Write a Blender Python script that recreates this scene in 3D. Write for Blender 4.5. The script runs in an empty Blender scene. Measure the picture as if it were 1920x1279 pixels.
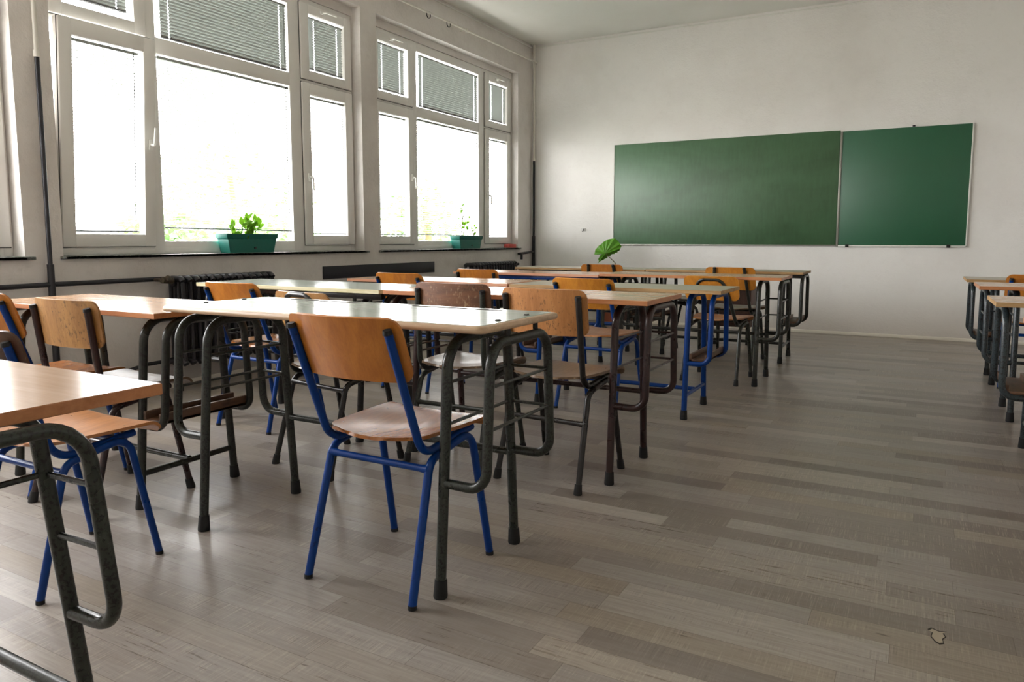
import bpy, bmesh, math, random
from mathutils import Vector, Matrix, noise
S = bpy.context.scene
C = S.collection
PI = math.pi
R = math.radians

# ------------------------------------------------------------------ helpers
def link(o, parent=None):
    C.objects.link(o)
    if parent is not None:
        o.parent = parent
    return o

def thing(name, label, cat, loc=(0, 0, 0), rz=0.0, group=None, kind=None):
    o = bpy.data.objects.new(name, None)
    o.empty_display_size = 0.1
    link(o)
    o.location = loc
    o.rotation_euler = (0, 0, rz)
    tag(o, label, cat, group, kind)
    return o

def tag(o, label=None, cat=None, group=None, kind=None):
    if label: o['label'] = label
    if cat: o['category'] = cat
    if group: o['group'] = group
    if kind: o['kind'] = kind
    return o

def finish(bm, name, sharp=38):
    bmesh.ops.recalc_face_normals(bm, faces=bm.faces)
    for f in bm.faces:
        f.smooth = True
    lim = R(sharp)
    for e in bm.edges:
        if len(e.link_faces) == 2:
            if e.calc_face_angle(0) > lim:
                e.smooth = False
        else:
            e.smooth = False
    me = bpy.data.meshes.new(name)
    bm.to_mesh(me)
    bm.free()
    return me

def obj(name, bm, mats, parent=None, sharp=38):
    me = finish(bm, name, sharp)
    for m in (mats if isinstance(mats, (list, tuple)) else [mats]):
        me.materials.append(m)
    return link(bpy.data.objects.new(name, me), parent)

def BM():
    return bmesh.new()

def box(bm, x0, x1, y0, y1, z0, z1, bevel=0.0, mat=0, M=None):
    r = bmesh.ops.create_cube(bm, size=1.0)
    vs = r['verts']
    for v in vs:
        v.co = Vector(((x0 + x1) / 2 + v.co.x * (x1 - x0), (y0 + y1) / 2 + v.co.y * (y1 - y0), (z0 + z1) / 2 + v.co.z * (z1 - z0)))
        if M is not None:
            v.co = M @ v.co
    fs = list({f for v in vs for f in v.link_faces})
    if bevel > 0:
        es = list({e for v in vs for e in v.link_edges})
        g = bmesh.ops.bevel(bm, geom=es, offset=bevel, segments=2, affect='EDGES', profile=0.5)
        fs = list({f for f in g['faces']} | {f for f in fs if f.is_valid})
    for f in fs:
        if f.is_valid:
            f.material_index = mat
    return fs

def fillet(pts, rad, seg=7):
    pts = [Vector(p) for p in pts]
    rads = rad if isinstance(rad, (list, tuple)) else [rad] * (len(pts) - 2)
    out = [pts[0]]
    for i in range(1, len(pts) - 1):
        a, b, c = pts[i - 1], pts[i], pts[i + 1]
        d1, d2 = (a - b), (c - b)
        l1, l2 = d1.length, d2.length
        d1.normalize(); d2.normalize()
        ang = d1.angle(d2)
        rr = rads[i - 1]
        if rr <= 0 or ang > PI - 0.03:
            out.append(b); continue
        t = min(rr / math.tan(ang / 2), l1 * 0.49, l2 * 0.49)
        r2 = t * math.tan(ang / 2)
        cen = b + (d1 + d2).normalized() * (r2 / math.sin(ang / 2))
        p0, p1 = b + d1 * t, b + d2 * t
        v0, v1 = p0 - cen, p1 - cen
        ax = v0.cross(v1).normalized()
        tot = v0.angle(v1)
        for k in range(seg + 1):
            out.append(cen + Matrix.Rotation(tot * k / seg, 3, ax) @ v0)
    out.append(pts[-1])
    return out

def tube(bm, pts, r, n=12, rad=0.0, caps=True, seg=7, radii=None):
    P = fillet(pts, rad, seg) if (isinstance(rad, (list, tuple)) or rad > 0) else [Vector(p) for p in pts]
    Q = [P[0]]
    for p in P[1:]:
        if (p - Q[-1]).length > 1e-5: Q.append(p)
    P = Q
    T = []
    for i in range(len(P)):
        if i == 0: t = P[1] - P[0]
        elif i == len(P) - 1: t = P[-1] - P[-2]
        else: t = (P[i + 1] - P[i]).normalized() + (P[i] - P[i - 1]).normalized()
        T.append(t.normalized())
    up = Vector((0, 0, 1)) if abs(T[0].z) < 0.9 else Vector((1, 0, 0))
    nrm = T[0].cross(up).normalized()
    rings = []
    for i, p in enumerate(P):
        if i > 0:
            q = T[i - 1].rotation_difference(T[i])
            nrm = (q @ nrm).normalized()
        b = T[i].cross(nrm).normalized()
        rr = radii[min(i, len(radii) - 1)] if radii else r
        rings.append([bm.verts.new(p + (nrm * math.cos(2 * PI * k / n) + b * math.sin(2 * PI * k / n)) * rr) for k in range(n)])
    for a, c in zip(rings[:-1], rings[1:]):
        for k in range(n):
            bm.faces.new((a[k], a[(k + 1) % n], c[(k + 1) % n], c[k]))
    if caps:
        bm.faces.new(rings[0][::-1]); bm.faces.new(rings[-1])

def cyl(bm, c, r0, r1, z0, z1, n=16):
    tube(bm, [(c[0], c[1], z0), (c[0], c[1], z1)], r0, n=n, radii=[r0, r1])

def sheet(bm, f, nu, nv, t, us=None, vs=None):
    """f(u,v)->Vector for u,v in 0..1, thickened by t along its normal."""
    us = us or [i / nu for i in range(nu + 1)]
    vs = vs or [i / nv for i in range(nv + 1)]
    e = 1e-3
    top, bot = [], []
    for v in vs:
        rt, rb = [], []
        for u in us:
            p = f(u, v)
            du = f(min(u + e, 1), v) - f(max(u - e, 0), v)
            dv = f(u, min(v + e, 1)) - f(u, max(v - e, 0))
            nn = du.cross(dv)
            if nn.length < 1e-12: nn = Vector((0, 0, 1))
            nn.normalize()
            rt.append(bm.verts.new(p + nn * t / 2)); rb.append(bm.verts.new(p - nn * t / 2))
        top.append(rt); bot.append(rb)
    NU, NV = len(us) - 1, len(vs) - 1
    for j in range(NV):
        for i in range(NU):
            bm.faces.new((top[j][i], top[j][i + 1], top[j + 1][i + 1], top[j + 1][i]))
            bm.faces.new((bot[j][i], bot[j + 1][i], bot[j + 1][i + 1], bot[j][i + 1]))
    rim = [(j, 0) for j in range(NV + 1)] + [(NV, i) for i in range(1, NU + 1)] + [(j, NU) for j in range(NV - 1, -1, -1)] + [(0, i) for i in range(NU - 1, 0, -1)]
    for a, b in zip(rim, rim[1:] + rim[:1]):
        bm.faces.new((top[a[0]][a[1]], top[b[0]][b[1]], bot[b[0]][b[1]], bot[a[0]][a[1]]))

def rounded_steps(n, edge, total):
    """v-parameters dense near both ends where corners are rounded."""
    k = 5
    a = [edge * (1 - math.cos(PI / 2 * i / k)) / total for i in range(k + 1)]
    b = [1 - x for x in a][::-1]
    mid = [a[-1] + (b[0] - a[-1]) * i / n for i in range(1, n)]
    return a + mid + b

def prism(bm, outline, z0, z1, bevel=0.0, seg=3, top_mat=0, side_mat=0):
    vs = [bm.verts.new((x, y, z0)) for x, y in outline]
    f = bm.faces.new(vs)
    ex = bmesh.ops.extrude_face_region(bm, geom=[f])
    nv = [g for g in ex['geom'] if isinstance(g, bmesh.types.BMVert)]
    for v in nv: v.co.z = z1
    bmesh.ops.recalc_face_normals(bm, faces=bm.faces)
    if bevel > 0:
        es = [e for e in bm.edges if len(e.link_faces) == 2 and abs(e.link_faces[0].normal.z - e.link_faces[1].normal.z) > 0.5]
        bmesh.ops.bevel(bm, geom=es, offset=bevel, segments=seg, affect='EDGES', profile=0.5)
    bmesh.ops.recalc_face_normals(bm, faces=bm.faces)
    for f in bm.faces:
        f.material_index = top_mat if f.normal.z > 0.95 else side_mat

def rrect(x0, x1, y0, y1, r, seg=6):
    o = []
    for cx, cy, a0 in ((x1 - r, y1 - r, 0), (x0 + r, y1 - r, 90), (x0 + r, y0 + r, 180), (x1 - r, y0 + r, 270)):
        for k in range(seg + 1):
            a = R(a0 + 90 * k / seg)
            o.append((cx + r * math.cos(a), cy + r * math.sin(a)))
    return o

# ------------------------------------------------------------------ materials
def lin(c):
    return tuple(((v / 255) / 12.92 if v / 255 <= 0.04045 else ((v / 255 + 0.055) / 1.055) ** 2.4) for v in c) + (1.0,)

class NT:
    def __init__(s, name):
        s.m = bpy.data.materials.new(name); s.m.use_nodes = True
        s.t = s.m.node_tree; s.n = s.t.nodes; s.b = s.n['Principled BSDF']
        s.out = s.n['Material Output']
    def add(s, ty, **k):
        n = s.n.new(ty)
        for a, v in k.items():
            if a.startswith('i_'):
                n.inputs[a[2:].replace('_', ' ')].default_value = v
            else: setattr(n, a, v)
        return n
    def L(s, a, b): s.t.links.new(a, b)
    def math(s, op, a, b=None, c=None, clamp=False):
        n = s.n.new('ShaderNodeMath'); n.operation = op; n.use_clamp = clamp
        for i, v in enumerate((a, b, c)):
            if v is None: continue
            if isinstance(v, (int, float)): n.inputs[i].default_value = v
            else: s.L(v, n.inputs[i])
        return n.outputs[0]
    def coord(s, scale=(1, 1, 1), loc=(0, 0, 0), rot=(0, 0, 0), kind='Object'):
        tc = s.add('ShaderNodeTexCoord'); mp = s.add('ShaderNodeMapping')
        mp.inputs['Scale'].default_value = scale; mp.inputs['Location'].default_value = loc; mp.inputs['Rotation'].default_value = rot
        s.L(tc.outputs[kind], mp.inputs[0]); return mp.outputs[0]
    def noise(s, vec, scale=5, detail=3, rough=0.55, dist=0.0):
        n = s.add('ShaderNodeTexNoise')
        n.inputs['Scale'].default_value = scale; n.inputs['Detail'].default_value = detail
        n.inputs['Roughness'].default_value = rough; n.inputs['Distortion'].default_value = dist
        s.L(vec, n.inputs['Vector']); return n.outputs[0]
    def ramp(s, fac, stops):
        r = s.add('ShaderNodeValToRGB'); e = r.color_ramp.elements
        while len(e) < len(stops): e.new(0.5)
        for x, (p, c) in zip(e, stops):
            x.position = p; x.color = c if len(c) == 4 else lin(c)
        s.L(fac, r.inputs[0]); return r.outputs[0]
    def mix(s, fac, a, b, mode='MIX'):
        m = s.add('ShaderNodeMix', data_type='RGBA', blend_type=mode)
        if isinstance(fac, (int, float)): m.inputs[0].default_value = fac
        else: s.L(fac, m.inputs[0])
        for i, v in ((6, a), (7, b)):
            if isinstance(v, tuple): m.inputs[i].default_value = v
            else: s.L(v, m.inputs[i])
        return m.outputs[2]
    def bump(s, h, strength=0.2, dist=0.01):
        b = s.add('ShaderNodeBump'); b.inputs['Strength'].default_value = strength; b.inputs['Distance'].default_value = dist
        s.L(h, b.inputs['Height']); s.L(b.outputs[0], s.b.inputs['Normal'])
    def col(s, c):
        if isinstance(c, tuple): s.b.inputs['Base Color'].default_value = c
        else: s.L(c, s.b.inputs['Base Color'])
    def rough(s, r):
        if isinstance(r, (int, float)): s.b.inputs['Roughness'].default_value = r
        else: s.L(r, s.b.inputs['Roughness'])

def flat(name, c, rough=0.5, metal=0.0, spec=0.5):
    t = NT(name); t.col(lin(c)); t.rough(rough)
    t.b.inputs['Metallic'].default_value = metal
    t.b.inputs['Specular IOR Level'].default_value = spec
    return t.m

def painted(name, base, chip, rough=0.35, amt=0.62, scale=60, metal=0.0):
    t = NT(name)
    v = t.coord()
    n = t.noise(v, scale, 6, 0.65)
    n2 = t.noise(v, 9, 3)
    k = t.math('ADD', n, t.math('MULTIPLY', n2, 0.25))
    m = t.ramp(k, [(amt, (0, 0, 0, 1)), (amt + 0.05, (1, 1, 1, 1))])
    t.col(t.mix(m, lin(base), lin(chip)))
    t.rough(t.math('ADD', t.math('MULTIPLY', n2, 0.25), rough - 0.1))
    t.bump(n, 0.12, 0.002)
    return t.m

def wood(name, light, dark, axis='z', wear=None, wear_col=None, rough=0.28, fine=1.0, spots=None, coat=0.2):
    t = NT(name)
    st = {'x': (1.2, 14, 14), 'y': (14, 1.2, 14), 'z': (14, 14, 1.2)}[axis]
    v = t.coord(scale=st)
    g1 = t.noise(v, 2.2 * fine, 5, 0.6, 0.6)
    g2 = t.noise(t.coord(scale=tuple(s * 6 for s in st)), 3, 3, 0.6)
    g = t.math('ADD', t.math('MULTIPLY', g1, 0.75), t.math('MULTIPLY', g2, 0.25))
    c = t.ramp(g, [(0.33, dark), (0.62, light)])
    nv = t.coord()
    if wear is not None:
        n = t.noise(nv, 7, 6, 0.72, 0.3)
        m = t.ramp(n, [(wear, (0, 0, 0, 1)), (wear + 0.16, (1, 1, 1, 1))])
        c = t.mix(m, c, lin(wear_col))
    if spots is not None:
        n = t.noise(t.coord(scale=(1, 1, 0.4)), 130, 4, 0.7)
        n3 = t.noise(nv, 10, 3)
        k = t.math('ADD', n, t.math('MULTIPLY', n3, 0.5))
        m = t.ramp(k, [(0.84, (0, 0, 0, 1)), (0.97, (1, 1, 1, 1))])
        c = t.mix(t.math('MULTIPLY', m, 0.75), c, lin(spots))
    t.col(c)
    t.rough(t.math('ADD', t.math('MULTIPLY', t.noise(nv, 12, 2), 0.1), rough))
    t.b.inputs['Coat Weight'].default_value = coat
    t.b.inputs['Coat Roughness'].default_value = 0.15
    t.bump(g2, 0.06, 0.002)
    return t.m

def laminate(name, light, dark, rough=0.2, stain=None):
    t = NT(name)
    g1 = t.noise(t.coord(scale=(2.0, 26, 26)), 2.0, 5, 0.6, 0.5)
    c = t.ramp(g1, [(0.3, dark), (0.7, light)])
    if stain:
        n = t.noise(t.coord(), 5, 6, 0.7)
        m = t.ramp(n, [(0.58, (0, 0, 0, 1)), (0.78, (1, 1, 1, 1))])
        c = t.mix(t.math('MULTIPLY', m, 0.6), c, lin(stain))
    t.col(c)
    t.rough(t.math('ADD', t.math('MULTIPLY', t.noise(t.coord(), 10, 2), 0.06), rough))
    t.bump(t.noise(t.coord(scale=(1, 20, 20)), 12, 3), 0.02, 0.001)
    return t.m

M = {}
M['white_pvc'] = flat('white_pvc', (232, 230, 226), 0.35)
M['seal'] = flat('grey_seal', (70, 70, 70), 0.6)
M['handle'] = flat('handle_white', (240, 240, 236), 0.3)
M['slat'] = flat('blind_slat', (160, 165, 161), 0.4)
M['dark_rail'] = flat('blind_rail', (90, 92, 92), 0.4)
M['white_frame'] = flat('board_frame_paint', (214, 214, 208), 0.4)
M['alu'] = flat('aluminium_trim', (150, 148, 140), 0.4, 0.6)
M['rubber'] = flat('black_rubber', (22, 22, 22), 0.7)
M['blue'] = painted('blue_enamel', (0, 52, 122), (4, 36, 86), 0.3, 0.74, 70)
for n_ in M['blue'].node_tree.nodes:
    if n_.type == 'BSDF_PRINCIPLED': n_.inputs['Specular IOR Level'].default_value = 0.28
M['green_grey'] = painted('chipped_green_enamel', (44, 49, 42), (20, 17, 15), 0.28, 0.64, 150)
M['blue_grey'] = painted('chipped_bluegrey_enamel', (46, 56, 60), (20, 17, 15), 0.28, 0.64, 150)
M['brown'] = painted('brown_enamel', (46, 24, 22), (26, 13, 12), 0.27, 0.68, 60)
M['black'] = painted('black_enamel', (28, 24, 22), (18, 13, 12), 0.27, 0.68, 60)
M['olive'] = painted('dark_olive_enamel', (39, 41, 34), (22, 18, 15), 0.28, 0.66, 60)
M['screw'] = flat('steel_screw', (190, 190, 188), 0.25, 0.9)
M['bolt'] = flat('dark_bolt', (40, 38, 36), 0.4, 0.6)
M['cast'] = painted('black_radiator_paint', (40, 38, 42), (30, 26, 25), 0.34, 0.72, 40)
M['pipe_dark'] = painted('dark_pipe_paint', (34, 34, 40), (120, 112, 104), 0.4, 0.80, 90)
M['pipe_white'] = flat('white_pipe_paint', (222, 218, 208), 0.5)
M['ply_orange'] = wood('orange_beech_ply', (190, 120, 44), (162, 94, 32), 'z', rough=0.3)
M['ply_yellow'] = wood('yellow_beech_ply', (202, 134, 46), (176, 108, 34), 'z', rough=0.32)
M['ply_tan'] = wood('worn_tan_ply', (178, 132, 78), (148, 102, 56), 'z', 0.60, (92, 66, 46), 0.4, spots=(58, 40, 30), coat=0.05)
M['ply_marked'] = wood('marked_tan_ply', (188, 130, 76), (160, 104, 56), 'z', 0.72, (110, 80, 52), 0.38, spots=(70, 50, 36), coat=0.1)
M['ply_dark'] = wood('scratched_dark_ply', (122, 80, 52), (84, 54, 38), 'x', 0.58, (56, 38, 30), 0.42, spots=(168, 140, 108), coat=0.05)
M['ply_darker'] = wood('dark_stained_ply', (92, 62, 44), (66, 44, 34), 'x', 0.6, (44, 32, 28), 0.42, spots=(150, 130, 110), coat=0.05)
M['seat_wood'] = wood('seat_ply', (166, 104, 50), (128, 76, 34), 'y', rough=0.2, coat=0.0)
M['seat_grey'] = wood('worn_seat_ply', (128, 102, 76), (94, 74, 54), 'y', rough=0.3, coat=0.2)
M['seat_orange'] = wood('bright_seat_ply', (186, 126, 72), (150, 96, 50), 'y', rough=0.34, wear=0.68, wear_col=(110, 76, 52), coat=0.15)
M['tray'] = wood('tray_wood', (104, 74, 52), (66, 45, 33), 'y', 0.55, (50, 36, 28), 0.4, coat=0.0)
M['beech_top'] = laminate('beech_laminate', (206, 168, 136), (190, 152, 118), 0.15)
M['beech_edge'] = laminate('beech_edge', (190, 128, 82), (166, 104, 62), 0.35)
M['pink_edge'] = laminate('pinkish_edge', (206, 150, 116), (186, 128, 96), 0.35)
M['raw_edge'] = wood('raw_chipboard_edge', (186, 150, 104), (142, 108, 66), 'x', 0.62, (84, 60, 40), 0.6, coat=0.0)
M['yellow_edge'] = wood('cream_worn_edge', (214, 206, 176), (180, 168, 110), 'x', 0.66, (120, 108, 70), 0.5, coat=0.0)
M['pale_top'] = laminate('pale_grey_laminate', (184, 192, 180), (166, 178, 166), 0.11, stain=(170, 178, 160))
M['cream_top'] = laminate('cream_grey_laminate', (180, 174, 154), (160, 152, 132), 0.26, stain=(150, 140, 118))
M['ash_edge'] = wood('ash_lipping', (204, 176, 146), (176, 146, 116), 'x', 0.70, (120, 92, 66), 0.4, coat=0.05)
M['brown_panel'] = wood('brown_cabinet', (92, 66, 56), (72, 50, 42), 'z', rough=0.5, coat=0.0)
M['planter'] = flat('teal_planter', (20, 104, 92), 0.5)
M['soil'] = flat('soil', (50, 38, 30), 0.95)
M['stem'] = flat('brown_stem', (104, 92, 58), 0.7)
M['red_plastic'] = flat('red_box', (214, 84, 78), 0.45)

def leafmat(name, c, trans=0.5):
    t = NT(name)
    n = t.noise(t.coord(), 30, 3)
    col = t.mix(n, lin(c), lin(tuple(int(x * 0.65) for x in c)))
    t.col(col); t.rough(0.45)
    tr = t.add('ShaderNodeBsdfTranslucent'); t.L(col, tr.inputs[0])
    mx = t.add('ShaderNodeMixShader'); mx.inputs[0].default_value = trans
    t.L(t.b.outputs[0], mx.inputs[1]); t.L(tr.outputs[0], mx.inputs[2]); t.L(mx.outputs[0], t.out.inputs[0])
    return t.m
M['leaf'] = leafmat('bright_leaf', (126, 186, 40), 0.5)
M['leaf_big'] = leafmat('large_leaf', (118, 190, 50), 0.3)
M['leaf_out'] = leafmat('outdoor_leaf', (122, 160, 96), 0.45)

def glass():
    t = NT('window_glass')
    for n in list(t.n):
        if n != t.out: t.n.remove(n)
    tr = t.add('ShaderNodeBsdfTransparent'); tr.inputs[0].default_value = (0.98, 0.98, 0.985, 1)
    gl = t.add('ShaderNodeBsdfGlossy'); gl.inputs['Roughness'].default_value = 0.02
    lw = t.add('ShaderNodeLayerWeight'); lw.inputs[0].default_value = 0.5
    fr = t.math('ADD', t.math('MULTIPLY', t.math('POWER', lw.outputs[1], 5.0), 0.6), 0.035)
    mx = t.add('ShaderNodeMixShader')
    t.L(fr, mx.inputs[0]); t.L(tr.outputs[0], mx.inputs[1]); t.L(gl.outputs[0], mx.inputs[2]); t.L(mx.outputs[0], t.out.inputs[0])
    return t.m
M['glass'] = glass()

def plaster(name, base, dirty, bump=0.25, scale=120, band=None, dirt=0.55):
    t = NT(name)
    v = t.coord()
    n = t.noise(v, 1.1, 5, 0.6)
    m = t.ramp(n, [(0.42, (0, 0, 0, 1)), (0.75, (1, 1, 1, 1))])
    c = t.mix(t.math('MULTIPLY', m, dirt), lin(base), lin(dirty))
    n4 = t.noise(v, 14, 5, 0.7)
    c = t.mix(t.math('MULTIPLY', t.ramp(n4, [(0.55, (0, 0, 0, 1)), (0.8, (1, 1, 1, 1))]), 0.25), c, lin(dirty))
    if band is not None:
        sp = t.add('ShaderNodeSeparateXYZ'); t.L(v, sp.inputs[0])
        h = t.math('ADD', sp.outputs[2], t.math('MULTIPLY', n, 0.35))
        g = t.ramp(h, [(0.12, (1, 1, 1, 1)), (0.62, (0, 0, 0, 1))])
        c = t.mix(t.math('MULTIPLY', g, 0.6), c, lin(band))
    t.col(c); t.rough(0.85)
    a = t.noise(v, scale, 4, 0.6); b = t.noise(v, 18, 3)
    t.bump(t.math('ADD', a, t.math('MULTIPLY', b, 1.2)), bump, 0.006)
    return t.m
M['wall_back'] = plaster('back_wall_plaster', (235, 233, 229), (214, 209, 203), 0.45, 70, band=(200, 188, 178))
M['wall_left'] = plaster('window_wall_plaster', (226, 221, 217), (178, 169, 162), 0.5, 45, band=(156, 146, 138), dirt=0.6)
M['ceiling'] = plaster('ceiling_paint', (232, 232, 226), (222, 220, 212), 0.1, 60)
M['base'] = flat('baseboard_paint', (238, 232, 220), 0.5)

def stone():
    t = NT('grey_stone_sill')
    n = t.noise(t.coord(), 40, 6, 0.75)
    t.col(t.ramp(n, [(0.36, (72, 76, 74)), (0.52, (128, 132, 128)), (0.68, (196, 196, 190))])); t.rough(0.35)
    return t.m
M['stone'] = stone()

def chalkboard(name, base, haze, amt):
    t = NT(name)
    n = t.noise(t.coord(scale=(0.5, 1, 1.2)), 1.6, 4, 0.6, 0.4)
    n2 = t.noise(t.coord(scale=(8, 1, 1.5)), 4, 4, 0.7)
    k = t.math('ADD', t.math('MULTIPLY', n, 0.7), t.math('MULTIPLY', n2, 0.3))
    c = t.mix(t.math('MULTIPLY', t.ramp(k, [(0.35, (0, 0, 0, 1)), (0.7, (1, 1, 1, 1))]), amt), lin(base), lin(haze))
    t.col(c); t.rough(0.46)
    t.b.inputs['Specular IOR Level'].default_value = 0.85
    return t.m
M['board_main'] = chalkboard('chalky_green_board', (40, 78, 40), (76, 122, 82), 0.6)
M['board_right'] = chalkboard('deep_green_board', (8, 84, 50), (18, 96, 64), 0.4)

def floor_mat():
    t = NT('laminate_planks')
    tc = t.add('ShaderNodeTexCoord'); sp = t.add('ShaderNodeSeparateXYZ'); t.L(tc.outputs['Object'], sp.inputs[0])
    X, Y = sp.outputs[0], sp.outputs[1]
    H, W = 0.0935, 0.68
    row_f = t.math('DIVIDE', Y, H); row = t.math('FLOOR', row_f)
    wr = t.add('ShaderNodeTexWhiteNoise', noise_dimensions='1D'); t.L(row, wr.inputs['W'])
    col_f = t.math('ADD', t.math('DIVIDE', X, W), t.math('MULTIPLY', wr.outputs[0], 7.3)); col = t.math('FLOOR', col_f)
    cx = t.add('ShaderNodeCombineXYZ'); t.L(row, cx.inputs[0]); t.L(col, cx.inputs[1])
    wn = t.add('ShaderNodeTexWhiteNoise', noise_dimensions='3D'); t.L(cx.outputs[0], wn.inputs['Vector'])
    rs = t.add('ShaderNodeSeparateColor'); t.L(wn.outputs['Color'], rs.inputs[0])
    r1, r2, r3 = rs.outputs[0], rs.outputs[1], rs.outputs[2]
    base = t.ramp(r1, [(0.0, (122, 113, 105)), (0.3, (144, 136, 129)), (0.55, (158, 152, 146)), (0.8, (150, 139, 125)), (1.0, (175, 169, 162))])
    # per-plank shifted coordinates
    off = t.add('ShaderNodeVectorMath', operation='SCALE'); t.L(wn.outputs['Color'], off.inputs[0]); off.inputs['Scale'].default_value = 30
    ad = t.add('ShaderNodeVectorMath', operation='ADD'); t.L(tc.outputs['Object'], ad.inputs[0]); t.L(off.outputs[0], ad.inputs[1])
    def mp(sc):
        m = t.add('ShaderNodeMapping'); m.inputs['Scale'].default_value = sc; t.L(ad.outputs[0], m.inputs[0]); return m.outputs[0]
    grain = t.noise(mp((2.2, 34, 1)), 3, 5, 0.65, 0.3)
    c = t.mix(t.math('MULTIPLY', t.ramp(grain, [(0.35, (1, 1, 1, 1)), (0.65, (0, 0, 0, 1))]), 0.35), base, lin((98, 84, 72)))
    # pale saw marks across the plank
    saw = t.noise(mp((190, 5, 1)), 1.2, 4, 0.75, 0.1)
    patch = t.noise(mp((5, 16, 1)), 1.5, 3, 0.6)
    sm = t.math('MULTIPLY', t.ramp(saw, [(0.52, (0, 0, 0, 1)), (0.62, (1, 1, 1, 1))]), t.ramp(patch, [(0.36, (0, 0, 0, 1)), (0.58, (1, 1, 1, 1))]))
    sm = t.math('MULTIPLY', sm, t.math('ADD', t.math('MULTIPLY', r2, 0.8), 0.2))
    c = t.mix(t.math('MULTIPLY', sm, 0.5), c, lin((192, 180, 164)))
    sd = t.math('MULTIPLY', t.ramp(saw, [(0.36, (1, 1, 1, 1)), (0.46, (0, 0, 0, 1))]), t.ramp(patch, [(0.5, (0, 0, 0, 1)), (0.66, (1, 1, 1, 1))]))
    c = t.mix(t.math('MULTIPLY', sd, 0.5), c, lin((92, 82, 74)))
    # knots
    kn = t.noise(mp((5, 22, 1)), 2.0, 2, 0.5)
    c = t.mix(t.math('MULTIPLY', t.ramp(kn, [(0.74, (0, 0, 0, 1)), (0.8, (1, 1, 1, 1))]), 0.7), c, lin((70, 56, 46)))
    # seams
    fy = t.math('FRACT', row_f); fx = t.math('FRACT', col_f)
    ey = t.math('MULTIPLY', t.math('MINIMUM', fy, t.math('SUBTRACT', 1, fy)), H)
    ex = t.math('MULTIPLY', t.math('MINIMUM', fx, t.math('SUBTRACT', 1, fx)), W)
    seam = t.math('LESS_THAN', t.math('MINIMUM', ey, ex), 0.0008)
    c = t.mix(t.math('MULTIPLY', seam, 0.55), c, lin((74, 62, 54)))
    t.col(c)
    t.rough(t.math('ADD', t.math('MULTIPLY', grain, 0.16), t.math('ADD', t.math('MULTIPLY', r3, 0.06), 0.21)))
    t.b.inputs['Specular IOR Level'].default_value = 0.5
    t.bump(t.math('SUBTRACT', t.math('MULTIPLY', saw, 0.35), t.math('MULTIPLY', seam, 0.8)), 0.10, 0.0015)
    return t.m
M['floor'] = floor_mat()
M['wallblack'] = flat('black_painted_board', (36, 35, 42), 0.55)

# ------------------------------------------------------------------ room
XL, XR, YF, YB, HC = -4.39, 2.75, 8.467, -0.95, 3.437
WT = 0.27
def struct(name, bm, m, parent=None, kind=True):
    o = obj(name, bm, m, parent)
    if parent is None: o['kind'] = 'structure'
    return o
bm = BM(); box(bm, XL - WT, XR + 0.2, YB - 0.2, YF + 0.2, -0.12, 0); FL = struct('floor', bm, M['floor'])
for nm, k, zz, mm in (('worn_patch_rim', 1.0, 0.0004, flat('dark_scratch', (46, 38, 32), 0.7)), ('worn_patch', 0.82, 0.0008, flat('bare_core', (176, 164, 146), 0.7))):
    bm = BM()
    o_ = [(-.014, .04), (-.022, .026), (-.012, .016), (-.016, -.01), (-.006, -.034), (.004, -.042), (.014, -.034), (.012, -.012), (.02, .006), (.014, .024), (.022, .036), (.006, .03)]
    prism(bm, [(0.092 + x * k, 2.065 + y * k) for x, y in o_], 0.0, zz)
    obj(nm, bm, mm, FL)
bm = BM(); box(bm, XL - WT, XR + 0.2, YB - 0.2, YF + 0.2, HC, HC + 0.15); struct('ceiling', bm, M['ceiling'])
bm = BM(); box(bm, XL - WT, XR + 0.2, YF, YF + 0.2, 0, HC); struct('wall_back', bm, M['wall_back'])
bm = BM(); box(bm, XR, XR + 0.2, YB - 0.2, YF, 0, HC); struct('wall_right', bm, M['wall_back'])
bm = BM(); box(bm, XL - WT, XR, YB - 0.2, YB, 0, HC); struct('wall_front', bm, M['wall_back'])
# window wall with three openings
PITCH = 2.892
OPEN = [(2.495 - PITCH, 5.175 - PITCH), (2.495, 5.175), (5.392, 8.085)]
ZS, ZT = 0.885, 3.035
bm = BM()
box(bm, XL - WT, XL, YB, YF, 0, ZS)
box(bm, XL - WT, XL, YB, YF, ZT, HC)
edges = [YB] + [v for o in OPEN for v in o] + [YF]
for a, b in zip(edges[0::2], edges[1::2]):
    box(bm, XL - WT, XL, a, b, ZS, ZT)
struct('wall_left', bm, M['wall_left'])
bm = BM(); box(bm, XL + 0.012, XR, YF - 0.014, YF, 0, 0.032, 0.003); struct('baseboard_back', bm, M['base'])
bm = BM(); box(bm, XL, XL + 0.014, YB, YF - 0.014, 0, 0.04, 0.003); struct('baseboard_left', bm, M['base'])
bm = BM(); tube(bm, [(XL + 0.02, YF - 0.008, HC - 0.035), (XR, YF - 0.008, HC - 0.035)], 0.007, 8); struct('trim_1', bm, M['ceiling'])
bm = BM(); tube(bm, [(XL + 0.008, YB, HC - 0.035), (XL + 0.008, YF - 0.02, HC - 0.035)], 0.007, 8); struct('trim_2', bm, M['ceiling'])

# ------------------------------------------------------------------ windows
XF = -4.50       # room-side face of the fixed frame
def frame_ring(bm, y0, y1, z0, z1, w, x0, x1, bev=0.006, wb=None, wt=None):
    wb = wb or w; wt = wt or w
    box(bm, x0, x1, y0, y0 + w, z0, z1, bev); box(bm, x0, x1, y1 - w, y1, z0, z1, bev)
    box(bm, x0, x1 - 0.0006, y0 + w - 0.004, y1 - w + 0.004, z0, z0 + wb, bev); box(bm, x0, x1 - 0.0006, y0 + w - 0.004, y1 - w + 0.004, z1 - wt, z1, bev)

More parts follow.
